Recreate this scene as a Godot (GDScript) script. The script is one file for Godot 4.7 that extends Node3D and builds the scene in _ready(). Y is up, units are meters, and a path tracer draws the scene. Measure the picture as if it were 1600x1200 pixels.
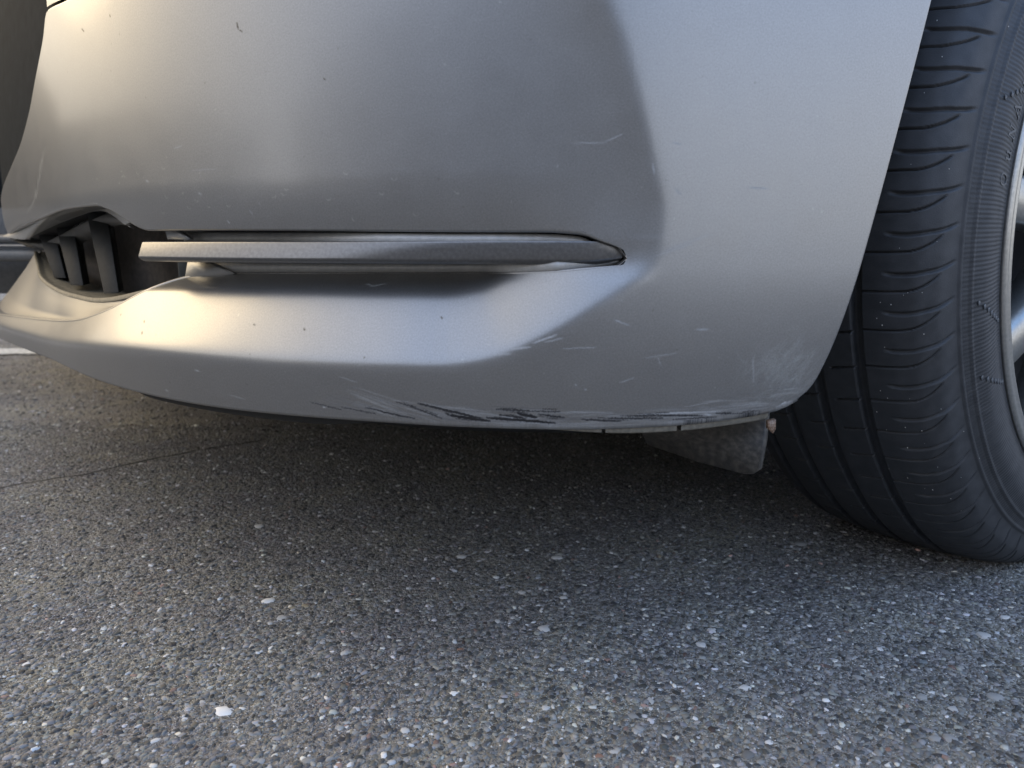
extends Node3D

# ---------------------------------------------------------------- measures (metres)
const CAM_HEIGHT := 0.2957
const WHEEL_CENTRE := Vector3(0.477, 0.312, -0.788)
const WHEEL_STEER := 0.649
const TYRE_R := 0.318
const SLOT_TIP := 1.2085

# plan of the bumper corner: control points of a cubic B-spline (x, z)
const PLAN_X := [-0.8977, -0.8035, -0.6521, -0.4639, -0.2564, 0.0248, 0.3135, 0.5966]
const PLAN_Z := [-1.4905, -1.2133, -0.9701, -0.739, -0.5186, -0.4354, -0.5041, -0.7067]

# scratches: s in mm, height in 0.1 mm, twice, and a width
const DARK_SCRATCHES := [1077, 1969, 1118, 1881, 3, 1072, 1947, 1092, 1873, 2, 1095, 1903, 1114, 1868, 3, 1099, 1892, 1124, 1862, 4, 1122, 1886, 1166, 1857, 4, 1130, 1908, 1147, 1887, 2.5, 1128, 1944, 1152, 1936, 2, 1152, 1936, 1169, 1933, 1.6, 1142, 1919, 1154, 1892, 5, 1155, 1916, 1172, 1893, 2.5, 1183, 1881, 1208, 1867, 2.5, 1200, 1888, 1236, 1882, 3, 1208, 1904, 1259, 1896, 2, 1234, 1903, 1262, 1891, 2, 1271, 1904, 1282, 1904, 2.5, 1040, 1923, 1058, 1887, 1.6, 1022, 1917, 1047, 1881, 1.3, 1051, 1900, 1074, 1862, 2, 1280, 1897, 1308, 1901, 2, 1062, 1971, 1075, 1944, 1.3, 999, 1935, 1022, 1896, 1.2, 1242, 1873, 1272, 1880, 2]
const PALE_SCRATCHES := [1132, 1885, 1139, 1882, 2, 1161, 1868, 1166, 1857, 2.4, 1142, 1915, 1144, 1903, 3, 1220, 1910, 1259, 1917, 2.5, 1234, 1915, 1271, 1916, 3, 1263, 1903, 1268, 1893, 3.5, 1317, 1950, 1320, 1961, 3.5, 1008, 1908, 1010, 1905, 3, 929, 1932, 943, 1909, 1.2, 1024, 2126, 1036, 2091, 1.2, 898, 2091, 904, 2082, 2.5, 857, 1864, 858, 1861, 2, 855, 1897, 859, 1891, 2.5, 1129, 2298, 1138, 2303, 2, 1138, 2332, 1150, 2349, 3, 1152, 2373, 1166, 2425, 3, 1159, 2379, 1170, 2406, 2, 1201, 2514, 1205, 2502, 2, 1204, 2502, 1210, 2482, 1.5, 1170, 2340, 1190, 2348, 1.5, 1075, 1968, 1058, 1986, 1.3, 1095, 1952, 1124, 1927, 1.2, 1175, 1933, 1202, 1924, 1.3, 1229, 2279, 1231, 2231, 1.2, 1206, 2123, 1215, 2154, 1.4, 1252, 2451, 1260, 2454, 2, 1221, 2279, 1241, 2308, 1, 1250, 1956, 1275, 1996, 1, 1178, 2113, 1179, 2109, 2.2, 1184, 2081, 1185, 2077, 2, 1280, 3295, 1293, 3289, 1.6, 1235, 3280, 1238, 3251, 1.5, 1221, 3423, 1222, 3369, 2, 1232, 3542, 1237, 3535, 1.4, 1194, 3554, 1203, 3591, 1.3, 1176, 3547, 1194, 3547, 1, 1197, 4240, 1206, 4238, 1.6, 1206, 4331, 1207, 4235, 1, 1230, 2929, 1258, 3023, 1, 1223, 2892, 1246, 2967, 1.2, 927, 3125, 929, 3103, 3, 950, 3184, 952, 3158, 2.2, 959, 3235, 960, 3222, 2, 903, 3312, 907, 3298, 2, 881, 3620, 890, 3631, 2.6, 809, 3760, 811, 3721, 2, 842, 3422, 846, 3408, 2.4, 898, 3462, 924, 3463, 1, 711, 4037, 714, 4014, 2, 580, 3994, 585, 3972, 2, 1026, 2705, 1035, 2686, 1.4, 1032, 2686, 1042, 2703, 1.4, 1037, 2694, 1043, 2711, 1.2, 1291, 2266, 1294, 2103, 1.2, 1313, 1931, 1324, 1967, 2]
const CHIPS := [808, 4601, 809, 4585, 2.2, 756, 4592, 761, 4565, 2, 950, 4352, 951, 4313, 2, 952, 4311, 954, 4294, 1.5, 992, 2414, 993, 2406, 2, 821, 2389, 823, 2375, 2, 826, 2313, 828, 2295, 2.4, 774, 2412, 776, 2403, 1.6, 948, 2428, 950, 2419, 1.4, 1090, 2508, 1091, 2500, 2, 1042, 2256, 1042, 2252, 1.4, 1016, 3968, 1017, 3960, 1.6]

# feature lines of the bumper in (distance along the bumper, height)
var crease_pts := PackedVector2Array([Vector2(-0.3, 0.2018), Vector2(0.1, 0.2018), Vector2(0.26, 0.2022), Vector2(0.4926, 0.2028), Vector2(0.5955, 0.2045), Vector2(0.738, 0.2135), Vector2(0.8279, 0.2183), Vector2(0.9062, 0.2205), Vector2(0.9905, 0.2213), Vector2(1.0586, 0.2216), Vector2(1.1079, 0.2235), Vector2(1.1316, 0.229), Vector2(1.1586, 0.2417), Vector2(1.1891, 0.2598), Vector2(1.2155, 0.278), Vector2(1.2266, 0.2929), Vector2(1.2285, 0.3115), Vector2(1.2225, 0.3405), Vector2(1.2145, 0.3688), Vector2(1.204, 0.4033), Vector2(1.1929, 0.4301), Vector2(1.17, 0.484), Vector2(1.15, 0.53)])
var c_bottom := PackedVector2Array([Vector2(-0.4, 0.19), Vector2(0.0, 0.189), Vector2(0.3, 0.188), Vector2(0.5867, 0.1873), Vector2(0.7655, 0.1853), Vector2(0.9022, 0.1846), Vector2(1.0356, 0.1852), Vector2(1.0993, 0.1843), Vector2(1.1787, 0.1837), Vector2(1.2466, 0.1855), Vector2(1.3016, 0.1903), Vector2(1.317, 0.1932), Vector2(1.328, 0.1985)])
var c_slotbot := PackedVector2Array([Vector2(-0.4, 0.208), Vector2(0.1, 0.209), Vector2(0.26, 0.211), Vector2(0.4364, 0.216), Vector2(0.5848, 0.2219), Vector2(0.672, 0.2288), Vector2(0.7366, 0.2405), Vector2(0.7921, 0.2575), Vector2(0.8287, 0.270), Vector2(0.87, 0.2742), Vector2(0.9833, 0.2756), Vector2(1.0879, 0.2767), Vector2(1.1585, 0.2786), Vector2(1.1955, 0.2823), Vector2(1.2052, 0.2838), Vector2(1.2078, 0.2855), Vector2(1.2085, 0.2877)])
var c_slottop := PackedVector2Array([Vector2(-0.4, 0.296), Vector2(0.1, 0.303), Vector2(0.2621, 0.3106), Vector2(0.42, 0.3175), Vector2(0.5608, 0.323), Vector2(0.6899, 0.3287), Vector2(0.7478, 0.3287), Vector2(0.7794, 0.3238), Vector2(0.812, 0.3124), Vector2(0.824, 0.3090), Vector2(0.832, 0.3081), Vector2(0.85, 0.308), Vector2(0.9007, 0.3077), Vector2(1.0113, 0.3067), Vector2(1.0983, 0.3057), Vector2(1.1582, 0.3054), Vector2(1.1799, 0.3039), Vector2(1.1938, 0.2985), Vector2(1.2035, 0.2945), Vector2(1.2072, 0.2915), Vector2(1.2085, 0.2877)])
var c_top := PackedVector2Array([Vector2(-0.4, 0.325), Vector2(0.1, 0.345), Vector2(0.3496, 0.3677), Vector2(0.4934, 0.3908), Vector2(0.5674, 0.4164), Vector2(0.6139, 0.4437), Vector2(0.6526, 0.4689), Vector2(0.6724, 0.4873), Vector2(0.7269, 0.484), Vector2(0.9, 0.480), Vector2(1.5, 0.482)])
var c_arch := PackedVector2Array([Vector2(0.17, 1.300), Vector2(0.1985, 1.328), Vector2(0.2045, 1.3347), Vector2(0.2126, 1.3395), Vector2(0.265, 1.356), Vector2(0.3203, 1.3702), Vector2(0.3781, 1.3839), Vector2(0.4421, 1.3992), Vector2(0.49, 1.411)])

var plan_p := PackedVector2Array()   # evenly spaced plan points
var plan_t := PackedVector2Array()   # their tangents
const PLAN_STEP := 0.002
var crease := PackedVector2Array()

# ---------------------------------------------------------------- small helpers
func hermite(c: PackedVector2Array, x: float) -> float:
	var n := c.size()
	if x <= c[0].x: return c[0].y
	if x >= c[n - 1].x: return c[n - 1].y
	var i := 0
	while x > c[i + 1].x: i += 1
	var a := c[i]
	var b := c[i + 1]
	var w := b.x - a.x
	var m := (b.y - a.y) / w
	var ma := m
	var mb := m
	if i > 0:
		var k := (a.y - c[i - 1].y) / (a.x - c[i - 1].x)
		ma = 0.0 if k * m <= 0.0 else 2.0 * k * m / (k + m)
	if i < n - 2:
		var k2 := (c[i + 2].y - b.y) / (c[i + 2].x - b.x)
		mb = 0.0 if k2 * m <= 0.0 else 2.0 * k2 * m / (k2 + m)
	var t := (x - a.x) / w
	var t2 := t * t
	var t3 := t2 * t
	return (2 * t3 - 3 * t2 + 1) * a.y + (t3 - 2 * t2 + t) * w * ma + (3 * t2 - 2 * t3) * b.y + (t3 - t2) * w * mb

func catmull(p: PackedVector2Array, per: int) -> PackedVector2Array:
	var o := PackedVector2Array()
	for i in p.size() - 1:
		var a := p[maxi(i - 1, 0)]
		var d := p[mini(i + 2, p.size() - 1)]
		for k in per:
			o.append(p[i].cubic_interpolate_in_time(p[i + 1], a, d, float(k) / per, p[i].distance_to(p[i + 1]), -maxf(p[i].distance_to(a), 1e-4), p[i].distance_to(p[i + 1]) + maxf(p[i + 1].distance_to(d), 1e-4)))
	o.append(p[p.size() - 1])
	return o

func make_plan() -> void:
	var raw := PackedVector2Array()
	for k in 2001:
		var t := 5.0 * k / 2000.0
		var i := mini(int(t), 4)
		var u := t - i
		var w := [pow(1 - u, 3) / 6.0, (3 * u * u * u - 6 * u * u + 4) / 6.0, (-3 * u * u * u + 3 * u * u + 3 * u + 1) / 6.0, u * u * u / 6.0]
		var q := Vector2.ZERO
		for j in 4: q += Vector2(PLAN_X[i + j], PLAN_Z[i + j]) * w[j]
		raw.append(q)
	var acc := 0.0
	var want := 0.0
	for k in raw.size() - 1:
		var l := raw[k].distance_to(raw[k + 1])
		while want <= acc + l:
			plan_p.append(raw[k].lerp(raw[k + 1], (want - acc) / l))
			want += PLAN_STEP
		acc += l
	for k in plan_p.size():
		plan_t.append((plan_p[mini(k + 1, plan_p.size() - 1)] - plan_p[maxi(k - 1, 0)]).normalized())

# plan position (x, z) and tangent at distance s; straight on beyond the ends
func plan_at(s: float) -> Array:
	var last := (plan_p.size() - 1) * PLAN_STEP
	if s <= 0.0: return [plan_p[0] + plan_t[0] * s, plan_t[0]]
	if s >= last - 0.001:
		var e := plan_p.size() - 1
		return [plan_p[e] + plan_t[e] * (s - last), plan_t[e]]
	var k := int(s / PLAN_STEP)
	var f := s / PLAN_STEP - k
	return [plan_p[k].lerp(plan_p[k + 1], f), plan_t[k].lerp(plan_t[k + 1], f).normalized()]

func sheet(s: float, y: float, d: float) -> Vector3:
	var a := plan_at(s)
	var p: Vector2 = a[0]
	var t: Vector2 = a[1]
	return Vector3(p.x + t.y * d, y, p.y - t.x * d)

func inward(s: float) -> Vector3:
	var t: Vector2 = plan_at(s)[1]
	return Vector3(t.y, 0, -t.x)

func along(s: float) -> Vector3:
	var t: Vector2 = plan_at(s)[1]
	return Vector3(t.x, 0, t.y)

func soft(x: float, w: float) -> float:
	if x > 12.0 * w: return x
	if x < -12.0 * w: return 0.0
	return w * log(1.0 + exp(x / w))

# how far the painted skin lies behind the plan sheet. part: 0 upper panel, 1 lower lip, 2 cheek
func depth(s: float, y: float, part: int) -> float:
	var d := 0.10 * pow(maxf(0.0, y - 0.36), 2.0) + 1.25 * pow(maxf(0.0, 0.283 - y), 2.0) - 0.022 * (1.0 - smoothstep(0.25, 0.62, s)) * (1.0 - smoothstep(0.235, 0.29, y))
	var wy := smoothstep(0.272, 0.301, y)
	var ws := smoothstep(1.13, 1.18, s)
	var w := wy
	if part == 0: w = maxf(wy, 1.0 - ws)
	elif part == 1: w = minf(wy, ws)
	# upper panel: sinks away gently to the left of the upright crease
	var up := 0.0
	if w > 0.0:
		var cs := 1.2275
		if y > 0.3: cs = hermite(c_crease_up, y)
		var h := soft(cs - s, 0.0022)
		up = 0.0165 * (1.0 - exp(-h / 0.06))
		var roll := maxf(0.0, 0.340 - y) / 0.033
		up += 0.0045 * roll * roll * (1.0 - smoothstep(1.12, 1.2, s))
	var low := 0.0
	if w < 1.0:
		var best := 1e9
		var bq := Vector2.ZERO
		var side := 1.0
		var p := Vector2(s, y)
		for i in crease.size() - 1:
			var a := crease[i]
			if absf(a.x - s) > 0.12: continue
			var b := crease[i + 1]
			var ab := b - a
			var t := clampf((p - a).dot(ab) / ab.length_squared(), 0.0, 1.0)
			var q := a + ab * t
			var dd := p.distance_squared_to(q)
			if dd < best:
				best = dd
				bq = q
				side = ab.cross(p - a)
		var ds := sqrt(best) * (1.0 if side > 0.0 else -1.0) if best < 1.0 else -1.0
		var k := lerpf(0.72, 0.24, smoothstep(0.2225, 0.305, bq.y))
		var e := soft(ds, 0.0022)
		low = k * (e + 2.2 * soft(e - 0.0445, 0.0015))
	return d + lerpf(low, up, w)

var c_crease_up := PackedVector2Array([Vector2(0.2929, 1.2275), Vector2(0.3115, 1.2285), Vector2(0.3405, 1.2225), Vector2(0.3688, 1.2145), Vector2(0.4033, 1.204), Vector2(0.4301, 1.1929), Vector2(0.484, 1.17), Vector2(0.53, 1.15)])

func skin(s: float, y: float, part: int) -> Vector3:
	return sheet(s, y, depth(s, y, part))

# ---------------------------------------------------------------- mesh collecting
class Bag:
	var v := PackedVector3Array()
	var uv := PackedVector2Array()
	var ix := PackedInt32Array()
	func quad_grid(nu: int, nv: int, flip := false) -> void:   # the last (nu+1)*(nv+1) vertices are a grid, v fastest
		var at := v.size() - (nu + 1) * (nv + 1)
		for i in nu:
			for j in nv:
				var a := at + i * (nv + 1) + j
				var b := a + nv + 1
				if flip: ix.append_array([a, a + 1, b, a + 1, b + 1, b])
				else: ix.append_array([a, b, a + 1, a + 1, b, b + 1])
	func add(p: Vector3, t := Vector2.ZERO) -> void:
		v.append(p)
		uv.append(t)
	func mesh(flat := false) -> ArrayMesh:
		var arr := []
		arr.resize(Mesh.ARRAY_MAX)
		arr[Mesh.ARRAY_VERTEX] = v
		arr[Mesh.ARRAY_TEX_UV] = uv
		arr[Mesh.ARRAY_INDEX] = ix
		var m := ArrayMesh.new()
		m.add_surface_from_arrays(Mesh.PRIMITIVE_TRIANGLES, arr)
		var st := SurfaceTool.new()
		st.begin(Mesh.PRIMITIVE_TRIANGLES)
		if flat: st.set_smooth_group(-1)
		st.append_from(m, 0, Transform3D())
		if flat: st.deindex()
		st.generate_normals()
		return st.commit()

func part(called: String, m: Mesh, mat: Material, parent: Node, label := "") -> MeshInstance3D:
	var o := MeshInstance3D.new()
	o.name = called
	o.mesh = m
	o.material_override = mat
	if label != "": o.set_meta("label", label)
	parent.add_child(o, true)
	return o

# a closed convex slab from an outline (3-D loop) pushed along a vector, its edge bevelled
func slab(loop: Array, push: Vector3, bevel := 0.0012) -> ArrayMesh:
	var b := Bag.new()
	var mid := Vector3.ZERO
	for p in loop: mid += p
	mid /= loop.size()
	var n := loop.size()
	var rings := []
	var dirn := push.normalized()
	for lay in [[bevel, 0.0], [0.0, bevel], [0.0, push.length() - bevel], [bevel, push.length()]]:
		var r := []
		for p in loop: r.append(p + (mid - p).normalized() * lay[0] + dirn * lay[1])
		rings.append(r)
	for k in 3:
		for i in n:
			var j := (i + 1) % n
			b.ix.append_array([b.v.size(), b.v.size() + 1, b.v.size() + 2, b.v.size(), b.v.size() + 2, b.v.size() + 3])
			b.add(rings[k][i]); b.add(rings[k][j]); b.add(rings[k + 1][j]); b.add(rings[k + 1][i])
	for side in [0, 3]:
		for i in n:
			var j := (i + 1) % n
			b.ix.append_array([b.v.size(), b.v.size() + 1, b.v.size() + 2])
			b.add(mid + dirn * (0.0 if side == 0 else push.length())); b.add(rings[side][j] if side == 0 else rings[side][i]); b.add(rings[side][i] if side == 0 else rings[side][j])
	return b.mesh(true)

# a profile (across, up) swept along 3-D frames
func sweep(b: Bag, frames: Array, profile: Array, closed := false) -> void:
	var n := profile.size() + (1 if closed else 0)
	for i in frames.size():
		for j in n:
			var q: Vector2 = profile[j % profile.size()]
			b.add(frames[i][0] + frames[i][1] * q.x + frames[i][2] * q.y, Vector2(float(i) / frames.size(), float(j) / n))
	b.quad_grid(frames.size() - 1, n - 1)

func paint_uv(s: float, y: float) -> Vector2:
	return Vector2((s - 0.2) / 1.26, 1.0 - (y - 0.17) / 0.46)

# the rolled edge of the skin: round it off and carry it inward. line: (s, y); out: (ds, dy) off the panel
func edge_roll(b: Bag, line: PackedVector2Array, prt: int, out_sign: float, r_full: float, deep: float, to_tip := false) -> void:
	var steps := 6
	for i in line.size():
		var t := (line[mini(i + 1, line.size() - 1)] - line[maxi(i - 1, 0)]).normalized()
		var o := Vector2(-t.y, t.x) * out_sign
		var s := line[i].x
		var r := r_full * (clampf((SLOT_TIP - s) / 0.03, 0.08, 1.0) if to_tip else 1.0)
		var p := skin(s, line[i].y, prt)
		var o3 := along(s) * o.x + Vector3.UP * o.y
		var n3 := inward(s)
		for k in steps + 1:
			var a := PI / 2 * k / steps
			b.add(p + o3 * (r * sin(a)) + n3 * (r * (1.0 - cos(a))), paint_uv(s, line[i].y))
		b.add(p + o3 * r + n3 * (r + deep), paint_uv(s, line[i].y))
	b.quad_grid(line.size() - 1, steps + 1, out_sign < 0.0)

# ---------------------------------------------------------------- textures
func noise_bytes(w: int, h: int, freq: float, octaves: int, sd: int, kind := FastNoiseLite.TYPE_SIMPLEX_SMOOTH) -> PackedByteArray:
	var n := FastNoiseLite.new()
	n.noise_type = kind
	n.frequency = freq
	n.seed = sd
	n.fractal_octaves = octaves
	n.fractal_type = FastNoiseLite.FRACTAL_FBM if octaves > 1 else FastNoiseLite.FRACTAL_NONE
	return n.get_image(w, h, false, false, true).get_data()

func seamless_bytes(w: int, h: int, freq: float, octaves: int, sd: int, kind := FastNoiseLite.TYPE_SIMPLEX_SMOOTH) -> PackedByteArray:
	var n := FastNoiseLite.new()
	n.noise_type = kind
	n.frequency = freq
	n.seed = sd
	n.fractal_octaves = octaves
	n.fractal_type = FastNoiseLite.FRACTAL_FBM if octaves > 1 else FastNoiseLite.FRACTAL_NONE
	return n.get_seamless_image(w, h, false, false, 0.1, true).get_data()

# stroke into an RGB8 image held as bytes
func stroke(px: PackedByteArray, w: int, h: int, a: Vector2, b: Vector2, wid: float, col: Vector3, alpha: float, rng: RandomNumberGenerator) -> void:
	var n := int(a.distance_to(b) * 1.5) + 2
	for i in n:
		var t := float(i) / (n - 1)
		var p := a.lerp(b, t) + Vector2(rng.randf_range(-0.4, 0.4), rng.randf_range(-0.5, 0.5))
		var r := wid * 0.5 * (0.35 + 0.65 * sqrt(sin(PI * clampf(t * 0.94 + 0.03, 0, 1)))) * rng.randf_range(0.7, 1.2)
		var al := alpha * rng.randf_range(0.55, 1.0)
		for y in range(int(p.y - r - 1), int(p.y + r + 2)):
			for x in range(int(p.x - r - 1), int(p.x + r + 2)):
				if x < 0 or y < 0 or x >= w or y >= h: continue
				var f := clampf(r + 0.5 - Vector2(x, y).distance_to(p), 0.0, 1.0) * al
				if f <= 0.0: continue
				var k := (y * w + x) * 3
				px[k] = int(lerpf(px[k], col.x, f))
				px[k + 1] = int(lerpf(px[k + 1], col.y, f))
				px[k + 2] = int(lerpf(px[k + 2], col.z, f))

const PW := 2048
const PH := 768
func to_px(s: float, y: float) -> Vector2:
	var u := paint_uv(s, y)
	return Vector2(u.x * PW, u.y * PH)

func paint_material() -> StandardMaterial3D:
	var rng := RandomNumberGenerator.new()
	rng.seed = 77
	var fine := noise_bytes(PW, PH, 0.45, 2, 5)
	var broad := noise_bytes(PW, PH, 0.012, 4, 9)
	var brushed := noise_bytes(PW, PH, 0.03, 3, 21)
	var col := PackedByteArray()
	col.resize(PW * PH * 3)
	var rough := PackedByteArray()
	rough.resize(PW * PH * 3)
	for i in PW * PH:
		var n := fine[i] - 128
		var bd := broad[i] - 128
		var c := 149 + n / 11 + bd / 40
		col[i * 3] = c
		col[i * 3 + 1] = c
		col[i * 3 + 2] = c - 1
		rough[i * 3] = clampi(98 + n / 14 + bd / 26 + (brushed[i] - 128) / 34, 0, 255)
		rough[i * 3 + 1] = 0
		rough[i * 3 + 2] = 205
	# fine wash marks and dust specks
	for i in 900:
		var s := rng.randf_range(0.25, 1.34)
		var y := rng.randf_range(0.185, 0.48)
		var p := to_px(s, y)
		var ang := rng.randf_range(-0.35, 0.25)
		var q := p + Vector2(cos(ang), sin(ang)) * rng.randf_range(12, 75)
		stroke(rough, PW, PH, p, q, 0.8, Vector3(125, 0, 160), 0.13, rng)
		if i % 3 == 0: stroke(col, PW, PH, p, q, 0.7, Vector3(205, 205, 205), 0.09, rng)
	for i in 300:
		var p2 := to_px(rng.randf_range(0.25, 1.34), rng.randf_range(0.185, 0.48))
		var pale := rng.randf() < 0.6
		var z := rng.randf_range(0.9, 2.0)
		var q2 := p2 + Vector2(rng.randf_range(-1, 1), rng.randf_range(-1, 1)) * 1.5
		stroke(col, PW, PH, p2, q2, z, Vector3(225, 222, 214) if pale else Vector3(92, 88, 80), rng.randf_range(0.08, 0.3), rng)
		stroke(rough, PW, PH, p2, q2, z, Vector3(140, 0, 110), 0.4, rng)
	# road dust wiped across the middle of the upper panel
	for i in 1500:
		var pd := to_px(clampf(rng.randfn(0.97, 0.09), 0.7, 1.17), clampf(rng.randfn(0.365, 0.028), 0.315, 0.45))
		stroke(col, PW, PH, pd, pd + Vector2(rng.randf_range(6, 30), rng.randf_range(-3, 4)), rng.randf_range(0.8, 1.6), Vector3(190, 187, 178), 0.04, rng)
		stroke(rough, PW, PH, pd, pd + Vector2(rng.randf_range(6, 30), rng.randf_range(-3, 4)), 1.6, Vector3(130, 0, 150), 0.05, rng)
	# dried splash marks on the low part of the upper panel
	for i in 26:
		var c0 := to_px(rng.randf_range(0.72, 1.12), rng.randf_range(0.312, 0.352))
		for k in 5:
			var a := rng.randf_range(0.2, 2.6)
			stroke(col, PW, PH, c0 + Vector2(cos(a), sin(a)) * 3.0, c0 + Vector2(cos(a + 0.7), sin(a + 0.7)) * 3.5, 1.1, Vector3(206, 205, 200), 0.25, rng)
	# the pale smear of dirt by the intake
	var sm := [Vector2(0.622, 0.3812), Vector2(0.597, 0.3662), Vector2(0.577, 0.3512), Vector2(0.5577, 0.3402), Vector2(0.5064, 0.3284)]
	for i in 4:
		for k in 26:
			var t := rng.randf()
			var c1 := to_px(lerpf(sm[i].x, sm[i + 1].x, t), lerpf(sm[i].y, sm[i + 1].y, t)) + Vector2(rng.randf_range(-7, 7), rng.randf_range(-3, 3)) * (1.0 if i < 3 else 0.4)
			stroke(col, PW, PH, c1, c1 + Vector2(rng.randf_range(-3, 3), rng.randf_range(-4, 4)), 5.0, Vector3(200, 204, 202), 0.05, rng)
			stroke(rough, PW, PH, c1, c1 + Vector2(1, 2), 5.0, Vector3(160, 0, 130), 0.08, rng)
	# chalky scuff at the lower rear corner
	for i in 420:
		var c2 := to_px(1.312 + rng.randfn(0.0, 0.013), 0.214 + rng.randfn(0.0, 0.011))
		var a2 := rng.randf_range(-1.2, -0.5) if rng.randf() < 0.7 else rng.randf_range(-3, 0)
		stroke(col, PW, PH, c2, c2 + Vector2(cos(a2), sin(a2)) * rng.randf_range(5, 22), 1.0, Vector3(190, 196, 191), 0.105, rng)
		stroke(rough, PW, PH, c2, c2 + Vector2(cos(a2), sin(a2)) * 14.0, 1.5, Vector3(150, 0, 150), 0.12, rng)
	# hairline brush of scuffs along the bottom edge
	for i in 200:
		var s3 := rng.randf_range(1.04, 1.33)
		var y3 := hermite(c_bottom, s3) + absf(rng.randfn(0.0, 0.005))
		var c3 := to_px(s3, y3)
		var slope := lerpf(0.42, -0.03, smoothstep(1.0, 1.2, s3)) + rng.randf_range(-0.06, 0.06)
		var q3 := c3 - Vector2(1.0, slope).normalized() * rng.randf_range(10, 60)
		stroke(col, PW, PH, c3, q3, rng.randf_range(0.7, 1.5), Vector3(205, 208, 208) if rng.randf() < 0.62 else Vector3(86, 84, 84), rng.randf_range(0.06, 0.2), rng)
		stroke(rough, PW, PH, c3, q3, 2.0, Vector3(185, 0, 90), 0.15, rng)
	for set_of in [[PALE_SCRATCHES, Vector3(208, 210, 210), 0.21], [DARK_SCRATCHES, Vector3(22, 22, 24), 0.98], [CHIPS, Vector3(70, 62, 50), 0.9]]:
		var l: Array = set_of[0]
		for i in l.size() / 5:
			var p3 := to_px(l[i * 5] * 0.001, l[i * 5 + 1] * 0.0001)
			var q4 := to_px(l[i * 5 + 2] * 0.001, l[i * 5 + 3] * 0.0001)
			var wd: float = l[i * 5 + 4] * ((0.68 if l[i * 5] < 1195 else 0.5) if set_of[0] != PALE_SCRATCHES else 0.55)
			stroke(col, PW, PH, p3, q4, wd, set_of[1], set_of[2], rng)
			stroke(rough, PW, PH, p3, q4, wd, Vector3(190, 0, 0), 0.9, rng)
			if set_of[0] == DARK_SCRATCHES:   # finer scores beside each gouge
				for k in (2 if p3.x > 1390.0 else 0):
					var along_t := rng.randf_range(-0.15, 0.5)
					var off := Vector2(rng.randf_range(-4, 4), rng.randf_range(-3, 3))
					var c5 := p3.lerp(q4, along_t) + off
					stroke(col, PW, PH, c5, c5 + (q4 - p3) * rng.randf_range(0.25, 0.6), 0.7, set_of[1] if rng.randf() < 0.8 else Vector3(205, 206, 206), 0.75, rng)
	var m := StandardMaterial3D.new()
	m.resource_name = "silver_paint"
	m.albedo_texture = ImageTexture.create_from_image(Image.create_from_data(PW, PH, false, Image.FORMAT_RGB8, col))
	var rt := ImageTexture.create_from_image(Image.create_from_data(PW, PH, false, Image.FORMAT_RGB8, rough))
	m.roughness = 1.0
	m.roughness_texture = rt
	m.roughness_texture_channel = BaseMaterial3D.TEXTURE_CHANNEL_RED
	m.metallic = 1.0
	m.metallic_texture = rt
	m.metallic_texture_channel = BaseMaterial3D.TEXTURE_CHANNEL_BLUE
	m.texture_repeat = false
	m.clearcoat_enabled = true
	m.clearcoat = 0.35
	m.clearcoat_roughness = 0.14
	return m

func plain_mat(called: String, c: Color, rough: float, metal := 0.0, spec := 0.5) -> StandardMaterial3D:
	var m := StandardMaterial3D.new()
	m.resource_name = called
	m.albedo_color = c
	m.roughness = rough
	m.metallic = metal
	m.metallic_specular = spec
	return m

# a mottled material on world or local triplanar mapping
func mottled(called: String, dark: Color, pale: Color, rough: float, scale: float, sd: int, metal := 0.0, bump := 0.0) -> StandardMaterial3D:
	var n := 512
	var a := seamless_bytes(n, n, 0.02, 5, sd)
	var f := seamless_bytes(n, n, 0.25, 2, sd + 1)
	var px := PackedByteArray()
	px.resize(n * n * 3)
	for i in n * n:
		var t := clampf((a[i] * 0.65 + f[i] * 0.35) / 255.0 * 1.6 - 0.3, 0.0, 1.0)
		var c := dark.lerp(pale, t)
		px[i * 3] = int(c.r * 255)
		px[i * 3 + 1] = int(c.g * 255)
		px[i * 3 + 2] = int(c.b * 255)
	var m := StandardMaterial3D.new()
	m.resource_name = called
	m.albedo_texture = ImageTexture.create_from_image(Image.create_from_data(n, n, false, Image.FORMAT_RGB8, px))
	m.roughness = rough
	m.metallic = metal
	m.uv1_triplanar = true
	m.uv1_scale = Vector3.ONE * scale
	if bump > 0.0:
		m.heightmap_enabled = true
		m.heightmap_scale = bump
		m.heightmap_texture = ImageTexture.create_from_image(Image.create_from_data(n, n, false, Image.FORMAT_L8, f))
	return m

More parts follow.
